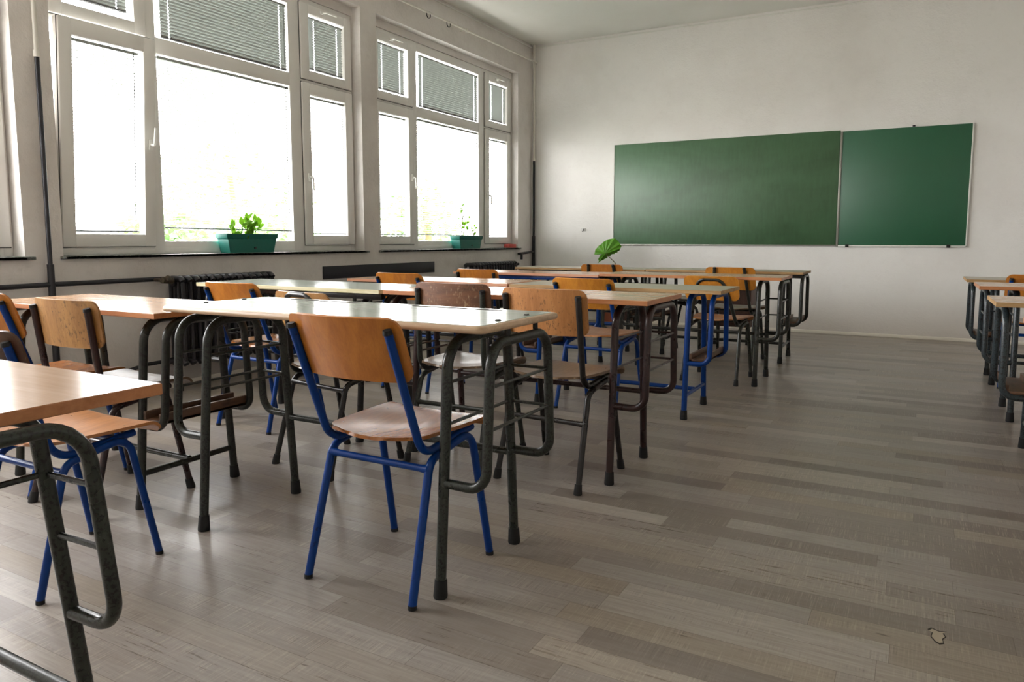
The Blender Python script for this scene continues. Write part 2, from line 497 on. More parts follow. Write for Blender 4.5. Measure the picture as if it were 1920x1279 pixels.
def lever(bm, y, z, length, vertical=True, sgn=-1):
    x = XF + 0.02
    if vertical:
        box(bm, x, x + 0.012, y - 0.014, y + 0.014, z - 0.035, z + 0.035, 0.004)
        tube(bm, [(x + 0.005, y, z), (x + 0.045, y, z), (x + 0.048, y + 0.006, z + sgn * length)], 0.008, 8, 0.012)
    else:
        box(bm, x, x + 0.012, y - 0.03, y + 0.03, z - 0.014, z + 0.014, 0.004)
        tube(bm, [(x + 0.005, y, z), (x + 0.045, y, z), (x + 0.048, y + length, z)], 0.008, 8, 0.012)

def make_window(name, y0, y1, tilt=0.0):
    w = bpy.data.objects.new(name, None); link(w); w['kind'] = 'structure'
    o = lambda v: y0 + (v - 2.495) * (y1 - y0) / 2.68
    bm = BM()
    frame_ring(bm, y0, y1, 0.905, 2.965, 0.055, XF - 0.06, XF, 0.005, wb=0.05)
    box(bm, XF - 0.06, XF, o(3.16), o(3.245), 0.91, 2.96, 0.005)
    box(bm, XF - 0.06, XF, o(4.43), o(4.55), 0.91, 2.96, 0.005)
    box(bm, XF - 0.06, XF - 0.001, o(2.50), o(3.2), 2.28, 2.33, 0.004)
    box(bm, XF - 0.06, XF - 0.001, o(3.2), o(4.5), 2.235, 2.34, 0.004)
    box(bm, XF - 0.06, XF - 0.001, o(4.5), y1 - .002, 2.28, 2.33, 0.004)
    box(bm, XF - 0.06, XF - 0.001, o(3.2), o(4.5), 0.91, 0.99, 0.004)
    box(bm, XF - 0.06, XF - 0.001, o(3.2), o(4.5), 2.88, 2.96, 0.004)
    obj('window_frame', bm, M['white_pvc'], w)
    # plaster head above the frame
    bm = BM(); box(bm, XF - 0.06, XF + 0.012, y0, y1, 2.965, ZT)
    obj('frame_head', bm, M['wall_left'], w)
    bm = BM()
    box(bm, XF - 0.01, XL + 0.028, y0 - 0.0, y1 + 0.0, 0.8855, 0.905, 0.003)
    box(bm, XL + 0.001, XL + 0.028, y0 - 0.02, y1 + 0.045, 0.8855, 0.9045, 0.003)
    obj('window_sill', bm, M['stone'], w)
    def pane(parent, a, b, c, d, x=XF - 0.03):
        bm = BM(); box(bm, x - 0.004, x, a, b, c, d); return obj('window_pane', bm, M['glass'], parent)
    def sash(a, b, c, d, ga, gb, gc, gd, lv=None, tl=0.0):
        bm = BM()
        frame_ring(bm, a, b, c, d, ga - a, XF - 0.045, XF + 0.02, 0.007, wb=gc - c, wt=d - gd)
        ob = obj('window_sash', bm, M['white_pvc'], w)
        bm = BM(); frame_ring(bm, a - 0.004, b + 0.004, c - 0.004, d + 0.004, 0.012, XF + 0.0006, XF + 0.004, 0.0)
        obj('window_seal', bm, M['seal'], ob)
        pane(ob, ga - 0.01, gb + 0.01, gc - 0.01, gd + 0.01)
        if lv:
            bm = BM(); lever(bm, *lv); obj('window_handle', bm, M['handle'], ob)
        if tl:
            piv = Matrix.Translation((XF, 0, c)); ob.matrix_world = piv @ Matrix.Rotation(tl, 4, 'Y') @ piv.inverted()
        return ob
    s1 = sash(o(2.55), o(3.165), .957, 2.292, o(2.63), o(3.075), 1.037, 2.2, (o(3.125), 1.62, 0.11, True, 1 if tilt else -1), tilt)
    s2 = sash(o(4.55), o(5.157), .957, 2.292, o(4.64), o(5.088), 1.037, 2.2, (o(4.6), 1.52, 0.11, True, -1))
    s3 = sash(o(2.55), o(3.165), 2.318, 2.925, o(2.63), o(3.075), 2.395, 2.848, (o(2.82), 2.888, 0.12, False))
    s4 = sash(o(4.55), o(5.157), 2.318, 2.925, o(4.64), o(5.088), 2.395, 2.848, (o(4.8), 2.888, 0.12, False))
    pane(w, o(3.24), o(4.435), 0.985, 2.24)
    pane(w, o(3.24), o(4.435), 2.335, 2.885)
    return w, s1

def blind(y0, y1, z0, z1, label, closed, x=None, gap=0.02, tilt_obj=None, raise_bottom=0.0, droop=0.0, pole=0.07):
    x = XF - 0.014 if x is None else x
    t = thing('venetian_blind', label, 'blind', (x, (y0 + y1) / 2, z1), 0, 'venetian blinds in the window panes')
    hw = (y1 - y0) / 2
    bm = BM(); H = z1 - z0 - raise_bottom
    box(bm, -0.009, 0.009, -hw, hw, -0.018, 0, 0.002)
    obj('headrail', bm, M['slat'], t)
    bm = BM()
    ang = R(63) if closed else R(9)
    n = int((H - 0.03) / 0.0205)
    lads = [-hw + pole, hw - pole] if hw > 0.12 else [0]
    if hw > 0.4: lads = [-hw + 0.07, hw - 0.07]
    d = 0.0122
    for i in range(n):
        zc = -0.026 - (H - 0.036) * i / max(n - 1, 1)
        segs = []
        xs = [-hw + 0.004] + [v for l in lads for v in (l - 0.004, l + 0.004)] + [hw - 0.004]
        for a, b in zip(xs[0::2], xs[1::2]):
            za, zb = zc + droop * (a / hw) * 0.5, zc + droop * (b / hw) * 0.5
            ca, sa = math.cos(ang) * d, math.sin(ang) * d
            m0 = 0.0012
            v = [bm.verts.new(p) for p in ((-ca, a, za - sa), (0, a, za + m0), (ca, a, za + sa), (ca, b, zb + sa), (0, b, zb + m0), (-ca, b, zb - sa))]
            bm.faces.new((v[0], v[1], v[4], v[5])); bm.faces.new((v[1], v[2], v[3], v[4]))
        for l in lads:      # the slat is notched round the ladder: only its middle strip runs through
            m = [bm.verts.new(p) for p in ((-ca * .3, l - .004, zc - sa * .3), (ca * .3, l - .004, zc + sa * .3), (ca * .3, l + .004, zc + sa * .3), (-ca * .3, l + .004, zc - sa * .3))]
            bm.faces.new(m)
    obj('slats', bm, M['slat'], t)
    for l in lads:
        bm = BM(); tube(bm, [(0.011, l, -0.01), (0.011, l, -H + 0.012)], 0.0011, 5)
        obj('ladder_cord', bm, M['slat'], t)
    if pole < 0.05 or hw > 0.4:
        bm = BM(); tube(bm, [(0.014, hw - 0.035, -0.01), (0.014, hw - 0.035, -H * 0.9)], 0.0022, 6)
        obj('pull_cord', bm, M['dark_rail'], t)
    bm = BM(); tube(bm, [(0, -hw + 0.004, -H + 0.008 - droop * 0.5), (0, hw - 0.004, -H + 0.008 + droop * 0.5)], 0.0055, 8)
    obj('bottom_rail', bm, M['dark_rail'], t)
    return t

TILT = R(3.7)
names = ['nearest window, mostly off the left edge', 'wide middle window', 'far window beside the blackboard wall']
for i, (a, b) in enumerate(OPEN):
    w, s1 = make_window('window_%d' % (i + 1), a, b, TILT if i == 1 else 0.0)
    if i == 0: continue
    o = lambda v: a + (v - 2.495) * (b - a) / 2.68
    wn = 'middle window' if i == 1 else 'far window'
    e1, e2 = ('standing tilted open', 'above the larger green trough of leafy plants') if i == 1 else ('that stays shut', 'behind the sparse twiggy plant')
    t = blind(o(2.64), o(3.065), 1.045, 2.19, 'open white blind over the tall left sash of the %s' % wn, False, x=XF - 0.016, pole=0.03)
    if i == 1:
        piv = Matrix.Translation((XF, 0, 0.957)); t.matrix_world = piv @ Matrix.Rotation(TILT, 4, 'Y') @ piv.inverted() @ Matrix.Translation(t.location)
    blind(o(3.255), o(4.42), 0.995, 2.222, 'open white blind in the big lower pane of the %s' % wn, False, raise_bottom=0.075 if i == 1 else 0.05, droop=-0.01)
    blind(o(4.65), o(5.08), 1.045, 2.19, 'open white blind over the tall right sash of the %s' % wn, False, pole=0.03)
    blind(o(2.65), o(3.06), 2.4, 2.84, 'closed grey blind in the small upper left pane of the %s' % wn, True, raise_bottom=0.04 if i == 1 else 0.012)
    blind(o(3.29), o(4.42), 2.347, 2.86, 'closed grey blind filling the wide upper pane of the %s' % wn, True)
    blind(o(4.66), o(5.075), 2.4, 2.835, 'closed grey blind in the small upper right pane of the %s' % wn, True, raise_bottom=0.01)

# ------------------------------------------------------------------ pipes, radiators, wall bits
t = thing('heating_pipe', 'heating riser on the pillar, white above and dark blue-black below, crossed by a dark branch', 'pipe', (XL + 0.04, 2.395, 0))
bm = BM(); tube(bm, [(0, 0, 2.03), (0, 0, HC)], 0.0125, 12); obj('pipe_upper', bm, M['pipe_white'], t)
bm = BM(); tube(bm, [(0, 0, 0), (0, 0, 0.86)], 0.0185, 12); tube(bm, [(0, 0, 0.85), (0, 0, 2.035)], 0.0125, 12); obj('pipe_lower', bm, M['pipe_dark'], t)
bm = BM(); tube(bm, [(0, YB - 2.395, 0.702), (0, -0.6, 0.738), (0, 0, 0.744), (0, 0.72, 0.744)], 0.0145, 12); obj('branch_pipe', bm, M['pipe_dark'], t)
bm = BM(); tube(bm, [(0, 0, 0.14), (0, 0.35, 0.16), (0.03, 0.55, 0.20), (0.05, 0.73, 0.205)], 0.0125, 12, 0.1); obj('return_pipe', bm, M['pipe_dark'], t)
bm = BM(); tube(bm, [(0, 0, 2.012), (0, 0, 2.05)], 0.0165, 12); obj('pipe_collar', bm, M['pipe_white'], t)

t = thing('heating_pipe', 'corner heating riser beside the blackboard wall, white above and black below', 'pipe', (XL + 0.045, YF - 0.04, 0))
bm = BM(); tube(bm, [(0, 0, 2.02), (0, 0, HC)], 0.0125, 12); obj('pipe_upper', bm, M['pipe_white'], t)
bm = BM(); tube(bm, [(0, 0, 0), (0, 0, 1.05)], 0.0195, 12); tube(bm, [(0, 0, 1.04), (0, 0, 2.02)], 0.0145, 12); obj('pipe_lower', bm, M['pipe_dark'], t)
bm = BM(); tube(bm, [(0, 0, 0.85), (0, -0.42, 0.83), (0.05, -0.42, 0.83), (0.05, -0.42, 0.76)], 0.0145, 10, 0.02); obj('branch_pipe', bm, M['pipe_dark'], t)
bm = BM(); tube(bm, [(0.07, -0.77, 0.70), (0.07, -0.62, 0.70)], 0.010, 10); tube(bm, [(0.07, -0.62, 0.70), (0.12, -0.62, 0.715)], 0.014, 8); obj('valve', bm, M['pipe_dark'], t)
bm = BM(); tube(bm, [(0, 0, 2.0), (0, 0, 2.035)], 0.02, 12); obj('pipe_collar', bm, M['pipe_white'], t)

t = thing('curtain_rod', 'long white curtain rod running under the ceiling above both windows', 'curtain rod', (XL + 0.08, YB + 0.1, 3.2))
bm = BM(); tube(bm, [(0, 0, 0), (0, YF - YB - 0.13, 0.012)], 0.0105, 10); obj('rod', bm, M['pipe_white'], t)
for yy in (1.9, 4.4, 6.79):
    bm = BM(); tube(bm, [(-0.078, yy - YB - 0.1, 0.01), (0, yy - YB - 0.1, 0.01)], 0.006, 8); box(bm, -0.014, 0.016, yy - YB - 0.11, yy - YB - 0.09, -0.012, 0.028, 0.003)
    obj('bracket', bm, M['pipe_white'], t)
for yy, lb in ((6.10, 'dark curtain ring on the white rod, the one farther from the corner'), (6.45, 'dark curtain ring on the white rod, the one nearer the corner')):
    bm = BM()
    pts = [(0, 0.031 * math.cos(a), 0.031 * math.sin(a)) for a in [R(-215 + 290 * k / 20) for k in range(21)]]
    tube(bm, pts, 0.0045, 8)
    ob = obj('curtain_ring', bm, M['bolt']); ob.location = (XL + 0.08, yy, 3.19); tag(ob, lb, 'curtain ring', 'curtain rings on the rod')

def radiator(loc, n, pitch, z0, z1, label, group):
    t = thing('radiator', label, 'radiator', loc, 0, group)
    bm = BM()
    rr = pitch * 0.36
    for i in range(n):
        y = (i + 0.5) * pitch
        for x in (-0.06, -0.02, 0.02, 0.06):
            tube(bm, [(x, y, z0 + 0.05), (x, y, z1 - 0.05)], rr * 0.62, 8)
        # top and bottom humps joining the columns of a section
        for zz in (z1 - 0.035, z0 + 0.035):
            tube(bm, [(-0.062, y, zz - 0.012), (-0.045, y, zz + 0.006), (0.045, y, zz + 0.006), (0.062, y, zz - 0.012)], rr * 0.98, 10, 0.02)
    obj('column_block', bm, M['cast'], t)
    bm = BM()
    for zz in (z1 - 0.06, z0 + 0.06):
        tube(bm, [(0, -0.006, zz), (0, n * pitch + 0.006, zz)], 0.02, 10)
    obj('header_pipe', bm, M['cast'], t)
    bm = BM()
    for yy in (pitch * 0.5, (n - 0.5) * pitch):
        tube(bm, [(0, yy, 0), (0, yy, z0 + 0.05)], 0.014, 8)
    obj('leg', bm, M['cast'], t)
    return t
r1 = radiator((-4.245, 3.10, 0), 14, 0.0585, 0.16, 0.775, 'long black cast-iron radiator under the wide middle window', 'cast-iron radiators')
bm = BM(); tube(bm, [(0, -0.075, 0.742), (0, 0.0, 0.735)], 0.022, 10); tube(bm, [(0, -0.05, 0.742), (0.03, -0.05, 0.755)], 0.02, 8); tube(bm, [(0, -0.06, 0.742), (-0.09, -0.06, 0.742)], 0.012, 8); obj('valve', bm, painted('rusty_valve', (88, 78, 62), (50, 40, 34), 0.5, 0.6, 60), r1)
bm = BM(); tube(bm, [(0, -0.07, 0.205), (0, 0.0, 0.22)], 0.02, 10); tube(bm, [(0, -0.06, 0.205), (-0.06, -0.06, 0.205)], 0.012, 8); obj('lower_valve', bm, M['cast'], r1)
r2 = radiator((-4.245, 6.70, 0), 17, 0.0585, 0.16, 0.762, 'black cast-iron radiator in the corner under the far window', 'cast-iron radiators')
bm = BM(); tube(bm, [(0.0, -0.012, 0.70), (0.0, 0.0, 0.70)], 0.012, 10); obj('end_plug', bm, M['pipe_white'], r2)

bm = BM(); box(bm, XL + 0.001, XL + 0.012, 4.63, 6.255, 0.668, 0.778, 0.002)
o = obj('wall_panel', bm, M['wallblack']); tag(o, 'long black painted strip mounted on the wall between the two radiators', 'panel')

# chalkboards
def board(name, label, x0, x1, z0, z1, mat, sides):
    t = thing(name, label, 'chalkboard', ((x0 + x1) / 2, YF, z0), 0, 'green chalkboards on the end wall')
    hw = (x1 - x0) / 2; h = z1 - z0
    bm = BM(); box(bm, -hw, hw, -0.02, -0.001, 0, h, 0.001); obj('writing_surface', bm, mat, t)
    for nm, (a, b, c, d), m in sides(hw, h):
        bm = BM(); box(bm, a, b, -0.026, -0.0005, c, d, 0.002); obj(nm, bm, m, t)
    return t
b1 = board('chalkboard', 'wide dusty dark green chalkboard, the left and longer of the two boards', -3.262, -0.772, 0.948, 2.136, M['board_main'],
      lambda w, h: [('frame_side', (-w - 0.007, -w + 0.001, 0, h), M['white_frame']), ('frame_bottom', (-w - 0.007, w, -0.008, 0.004), M['alu'])])
b2 = board('chalkboard', 'smaller bright green chalkboard joined to the right end of the long one', -0.748, 0.398, 0.946, 2.122, M['board_right'],
      lambda w, h: [('frame_side', (w - 0.001, w + 0.012, -0.012, h), M['white_frame']), ('frame_side', (-w - 0.02, -w + 0.001, -0.012, h), M['alu']), ('frame_bottom', (-w, w + 0.012, -0.014, 0.003), M['white_frame'])])
for xx in (-0.665, 0.25):
    bm = BM(); box(bm, xx - 0.012 + 0.175, xx + 0.022 + 0.175, -0.034, -0.02, -0.02, 0.012, 0.002); obj('clip', bm, M['bolt'], b2)
bm = BM(); box(bm, 0.06, 0.085, -0.03, -0.001, 1.18, 1.192, 0.002); obj('clip', bm, M['bolt'], b2)
t = thing('wall_hook', 'tiny white and grey fixing on the wall left of the chalkboard', 'hook', (-3.668, YF, 1.126))
bm = BM(); box(bm, -0.03, 0.03, -0.012, 0, -0.018, 0.018, 0.004); obj('plate', bm, M['white_frame'], t)
bm = BM(); tube(bm, [(0.012, -0.012, 0.01), (0.012, -0.03, 0.006), (0.012, -0.034, -0.014), (-0.004, -0.03, -0.018)], 0.004, 8, 0.006); obj('peg', bm, M['bolt'], t)

# ------------------------------------------------------------------ desks
def rods_between(bm, pts, r=0.0052):
    for a, b in pts: tube(bm, [a, b], r, 8)

def make_desk(name, label, cx, yn, H, frame, top, edge, kind='rods', W=1.30, D=0.47, t=0.020, zbot=None, rodset='full', tr=1.0, zst=0.315, ysp=0.215, ytop=0.165, rz=0.0,
              apron=None, rounded=False, bolts=False, xleg=0.495, xloop=0.635, feet=True, groove=False, ydir=1, raw_top=False):
    """yn = y of the edge nearest the camera (the pupils' side)."""
    T = thing(name, label, 'school desk', (cx, yn + D / 2, 0), rz, 'two-seat school desks in rows')
    # top
    bm = BM()
    if rounded:
        prism(bm, rrect(-W / 2, W / 2, -D / 2, D / 2, 0.028, 5), H - t, H, 0.009, 3, 0, 1)
    else:
        prism(bm, [(-W / 2, -D / 2), (W / 2, -D / 2), (W / 2, D / 2), (-W / 2, D / 2)], H - t, H, 0.0016, 1, 0, 1)
    top_o = obj('tabletop', bm, [top, edge], T, 30)
    if rounded:
        bm = BM(); prism(bm, rrect(-W / 2 + 0.02, W / 2 - 0.02, -D / 2 + 0.018, D / 2 - 0.018, 0.015, 4), H - 0.001, H + 0.0012, 0.0)
        obj('laminate_surface', bm, top, top_o)
    if groove:
        bm = BM()
        for a, b in ((-0.45, -0.1), (0.12, 0.47)):
            prism(bm, rrect(a, b, D / 2 - 0.066, D / 2 - 0.048, 0.006, 4), H + 0.0008, H + 0.0020)
        obj('pencil_groove', bm, M['soil'], top_o)
    if bolts:
        bm = BM()
        for sx in (-1, 1):
            for y in (-0.08, 0.09):
                tube(bm, [(sx * (W / 2 - 0.045), y, H - 0.001), (sx * (W / 2 - 0.045), y, H + 0.005)], 0.011, 12, radii=[0.012, 0.007])
        obj('bolt', bm, M['bolt'], top_o)
        for sx in (-1, 1):
            bm = BM()
            for y in (-0.08, 0.09):
                tube(bm, [(sx * xloop, y, H - t - 0.045), (sx * xloop, y, H - t)], 0.008, 8)
            obj('spacer_bolt', bm, M['bolt'], T)
    ra = 0.0155 * tr; rl = 0.0145 * tr
    za = H - t - ra - 0.001 - (0.016 if bolts else 0)
    yl = lambda z: ysp + (ytop - ysp) * z / za       # half spread of the legs at height z
    zb = zbot or (0.325 if kind == 'rods' else 0.315)
    for sx in (-1, 1):
        x = sx * xleg
        for sy in (-1, 1):
            bm = BM(); tube(bm, [(x, sy * ysp, 0.012), (x, sy * ytop, za), (x, 0, za)], ra, 14, 0.085, caps=True)
            lg = obj('leg', bm, frame, T)
            if feet:
                bm = BM(); y0 = sy * ysp
                tube(bm, [(x, y0, 0), (x, y0, 0.006), (x, y0 - sy * 0.003, 0.052)], 0.022, 14, radii=[0.0195, 0.0205, 0.0175])
                obj('rubber_foot', bm, M['rubber'], lg)
        xo = sx * xloop
        lo = yl(zb) + 0.004
        bm = BM()
        ylo, yhi = yl(zb), ytop + 0.006
        tube(bm, [(x + sx * ra * .5, -ylo, zb), (xo, -lo, zb), (xo, -yhi, za), (xo, yhi, za), (xo, lo, zb), (x + sx * ra * .5, ylo, zb)], rl, 14, [0.055, 0.075, 0.075, 0.055])
        lp = obj('rack_loop', bm, frame, T)
        yloop = lambda z: lo + (yhi - lo) * (z - zb) / (za - zb)
        if kind == 'rods':
            bm = BM()
            for z in (0.605, 0.487):
                zz = z + (H - 0.775)
                if rodset == 'few':
                    zz = 0.625 if z > 0.5 else 0.52
                    rods_between(bm, [((x, yl(zz), zz), (xo, yloop(zz), zz))] + ([((x, -yl(zz), zz), (x, yl(zz), zz))] if z > 0.5 else []))
                    continue
                rods_between(bm, [((x, -yl(zz), zz), (x, yl(zz), zz)), ((xo, -yloop(zz), zz), (xo, yloop(zz), zz)), ((x, yl(zz), zz), (xo, yloop(zz), zz))])
            obj('rack_rod', bm, frame, lp)
        else:
            bm = BM()
            xa, xb = sorted((x + sx * 0.018, xo - sx * 0.012))
            box(bm, xa, xb, -0.20, 0.20, zb + rl, zb + rl + 0.014, 0.003)
            box(bm, xa, xa + 0.016, -0.20, 0.20, zb + rl, zb + rl + 0.04, 0.003)
            box(bm, xb - 0.016, xb, -0.20, 0.20, zb + rl, zb + rl + 0.04, 0.003)
            obj('book_tray', bm, M['tray'], T)
            bm = BM(); tube(bm, [(x, -yl(0.13), 0.13), (x, yl(0.13), 0.13)], 0.0115, 10)
            obj('crossbar', bm, frame, T)
    bm = BM()
    if kind == 'rods':
        z = zst; tube(bm, [(-xleg, yl(z), z), (xleg, yl(z), z)], 0.0125, 12)
    else:
        tube(bm, [(-xleg, 0.0, 0.135), (xleg, 0.0, 0.135)], 0.0125, 12)
    obj('stretcher', bm, frame, T)
    if apron is not None:
        bm = BM()
        for sy in (-1, 1):
            box(bm, -xloop, xloop, sy * (ytop + 0.02) - 0.012, sy * (ytop + 0.02) + 0.012, H - t - 0.03, H - t - 0.0005, 0.003)
        obj('apron_rail', bm, apron, T)
    return T

D = []
make_desk('school_desk', 'nearest desk with orange beech top, cut off by the left edge of the picture', -1.764, 0.307, 0.76, M['green_grey'], M['beech_top'], M['beech_edge'], ysp=0.165, ytop=0.085, zbot=0.38, rodset='few', xleg=0.55, xloop=0.675, tr=0.8, zst=0.21, W=1.32)
make_desk('school_desk', 'pale grey topped desk with rounded wooden edge and bolts, by the front blue chair', -1.622, 1.602, 0.775, M['green_grey'], M['ash_edge'], M['ash_edge'], rounded=True, bolts=True, groove=True)
bpy.data.objects['laminate_surface'].data.materials[0] = M['pale_top']
make_desk('school_desk', 'beech desk by the window with a wooden book tray, overlapped by the pale grey desk', -2.905, 1.625, 0.742, M['olive'], M['beech_top'], M['beech_edge'], kind='tray', W=1.14, xleg=0.41, xloop=0.545)
make_desk('school_desk', 'beech desk on dark brown frame at the aisle, in the second row from the camera', -1.56, 2.73, 0.764, M['brown'], M['beech_top'], M['beech_edge'])
make_desk('school_desk', 'pale desk with worn yellow front edge by the long radiator', -2.885, 2.73, 0.7625, M['black'], M['pale_top'], M['yellow_edge'], apron=M['black'])
make_desk('school_desk', 'chipped grey topped desk on bright blue frame with wooden tray at the aisle', -1.565, 3.965, 0.728, M['blue'], M['cream_top'], M['raw_edge'], kind='tray', xleg=0.46, xloop=0.59)
make_desk('school_desk', 'beech desk by the window below the black wall strip, left of the blue framed desk', -2.878, 3.965, 0.73, M['black'], M['beech_top'], M['pink_edge'], apron=M['black'])
make_desk('school_desk', 'beech desk on dark frame at the aisle, behind the chair with the arched back tube', -1.435, 5.115, 0.75, M['olive'], M['beech_top'], M['beech_edge'])
make_desk('school_desk', 'beech desk with blue rail under its top, in front of the corner radiator', -2.742, 5.115, 0.74, M['blue'], M['beech_top'], M['pink_edge'], apron=M['blue'])
make_desk('school_desk', 'cream desk at the aisle end of the row closest to the blackboard', -1.44, 6.2, 0.745, M['olive'], M['cream_top'], M['raw_edge'], kind='tray', apron=M['black'])
make_desk('school_desk', 'cream desk at the window end of the row closest to the blackboard', -2.75, 6.2, 0.741, M['olive'], M['cream_top'], M['raw_edge'], kind='tray', apron=M['black'])
# right block
make_desk('school_desk', 'nearest desk of the right block, only its wooden corner and frame in view', 1.0, 2.5, 0.745, M['blue_grey'], M['beech_top'], M['pink_edge'], W=1.36)
make_desk('school_desk', 'right block desk with chipped blue-grey frame and wooden tray, second from the camera', 0.985, 3.77, 0.733, M['blue_grey'], M['beech_top'], M['raw_edge'], kind='tray', W=1.36)
make_desk('school_desk', 'right block desk with bright beech edge, third from the camera', 0.985, 4.79, 0.748, M['blue_grey'], M['beech_top'], M['beech_edge'], W=1.36)
make_desk('school_desk', 'cream desk of the right block closest to the blackboard', 0.985, 5.98, 0.73, M['blue_grey'], M['cream_top'], M['raw_edge'], kind='tray', W=1.36)

# ------------------------------------------------------------------ chairs
def back_sheet(yt, zt, zc, hh, hw, c=0.03, rc=0.035, ybot=-0.12, zbot=0.405, contact=0.17, off=0.0165):
    def f(u, v):
        h = (v - 0.5) * 2 * hh
        d = hh - abs(h)
        w = hw if d >= rc else hw - rc + math.sqrt(max(rc * rc - (rc - d) ** 2, 0))
        x = (u - 0.5) * 2 * w
        z = zc + h
        yu = ybot + (yt - ybot) * (z - zbot) / (zt - zbot)
        y = yu + off + c * ((x / hw) ** 2 - (contact / hw) ** 2)
        return Vector((x, y, z))
    return f

def seat_f(u, v):
    # v 0 = back edge, 1 = rolled front edge
    L = 0.395
    s = v * L
    if s < 0.335: y, z = -0.142 + s, 0.0
    else:
        a = (s - 0.335) / 0.045
        y, z = 0.193 + 0.045 * math.sin(min(a, PI / 2)), -0.045 * (1 - math.cos(min(a, PI / 2)))
    w = 0.166 + 0.027 * math.sin(min(s / 0.30, 1) * PI / 2)
    rc = 0.05
    if s < rc: w = w - rc * 0.8 + 0.8 * math.sqrt(max(rc * rc - (rc - s) ** 2, 0))
    if L - s < 0.03: w = w - 0.02 + 0.02 * math.sqrt(max(1 - ((0.03 - (L - s)) / 0.03) ** 2, 0))
    k = (u - 0.5) * 2
    x = k * w
    yb = y - 0.018 * (1 - k * k) * max(0, 1 - s / 0.1)
    dip = -0.014 * (1 - k * k) * math.exp(-((s - 0.14) / 0.11) ** 2)
    return Vector((x, yb, 0.446 + z + dip + 0.006 * k * k))

def make_chair(style, frame, backm, seatm, lean=-0.26, zt=0.765, caps=False, zback=(0.622, 0.800), hw=0.197, bw=0.038, label='', loc=(0, 0), rz=0.0, cat='chair', group='plywood school chairs', sc=None):
    T = thing('school_chair', label, cat, (loc[0], loc[1], 0), R(rz), group)
    if sc: T.scale = sc
    r = 0.0122
    bm = BM(); sheet(bm, seat_f, 0, 0, 0.010, us=[i / 16 for i in range(17)], vs=[0, .01, .03, .06, .09, .127] + [0.127 + (0.848 - 0.127) * i / 8 for i in range(1, 9)] + [.88, .91, .94, .965, .985, 1])
    seat = obj('seat', bm, seatm, T)
    bm = BM()
    for x in (-0.15, 0.15):
        for y in (-0.085, 0.125):
            tube(bm, [(x, y, 0.449), (x, y, 0.4535)], 0.005, 8, radii=[0.006, 0.003])
    obj('screw', bm, M['screw'], seat)
    cx = 0.17 if style in ('blue', 'old') else 0.115
    zc = (zback[0] + zback[1]) / 2; hh = (zback[1] - zback[0]) / 2
    bm = BM(); sheet(bm, back_sheet(lean, zt, zc, hh, hw, bw, contact=cx), 0, 0, 0.009, us=[i / 18 for i in range(19)], vs=rounded_steps(5, 0.035, 2 * hh))
    obj('backrest', bm, backm, T)
    if style in ('blue', 'old', 'inset'):
        for sx in (-1, 1):
            bm = BM()
            tx = sx * (0.17 if style != 'inset' else 0.118)
            tube(bm, [(tx, lean, zt), (sx * 0.170 if style != 'inset' else sx * 0.16, -0.12, 0.405), (sx * 0.155, 0.155, 0.425)], r, 12, 0.07)
            up = obj('back_post', bm, frame, T)
            bm = BM(); d = Vector((tx, lean, zt)); tube(bm, [d - Vector((0, 0.0, 0.006)), d + Vector((0, -0.003, 0.006))], r * 1.1, 12, radii=[r * 1.12, r * 0.95]); obj('post_cap', bm, M['rubber'], up)
    else:
        bm = BM()
        tube(bm, [(-0.155, 0.155, 0.425), (-0.165, -0.12, 0.405), (-0.105, lean + 0.02, zt - 0.02), (-0.07, lean, zt + 0.035), (0.07, lean, zt + 0.035), (0.105, lean + 0.02, zt - 0.02), (0.165, -0.12, 0.405), (0.155, 0.155, 0.425)], r, 12, [0.06, 0.2, 0.06, 0.06, 0.2, 0.06])
        obj('back_post', bm, frame, T)
    for sx in (-1, 1):
        bm = BM(); tube(bm, [(sx * 0.192, -0.203, 0.006), (sx * 0.180, -0.098, 0.385), (sx * 0.178, 0.0, 0.402)], r, 12, 0.05)
        lr = obj('leg', bm, frame, T)
        bm = BM(); tube(bm, [(sx * 0.178, 0.0, 0.402), (sx * 0.178, 0.118, 0.422), (sx * 0.192, 0.203, 0.006)], r, 12, 0.055)
        lf = obj('leg', bm, frame, T)
        for lg, y in ((lr, -0.203), (lf, 0.203)):
            bm = BM()
            if caps: tube(bm, [(sx * 0.192, y, 0), (sx * 0.192, y, 0.004), (sx * 0.1905, y * 0.96, 0.04)], 0.016, 12, radii=[0.0165, 0.017, 0.0145])
            else: tube(bm, [(sx * 0.192, y, 0), (sx * 0.192, y * 0.995, 0.012)], 0.0128, 12)
            obj('foot_cap', bm, M['rubber'], lg)
    zx = 0.362 if style != 'old' else 0.265
    yx = -0.203 + (0.203 - 0.098) * zx / 0.385
    xx = 0.192 - 0.012 * zx / 0.385
    bm = BM(); tube(bm, [(-xx, yx, zx), (-xx + 0.03, yx, zx), (xx - 0.03, yx, zx), (xx, yx, zx)], 0.0105, 12, radii=[0.014, 0.0105, 0.0105, 0.014])
    obj('crossbar', bm, frame, T)
    bm = BM(); tube(bm, [(-0.16, 0.10, 0.415), (0.16, 0.10, 0.415)], 0.010, 10); obj('seat_support', bm, frame, T)
    return T

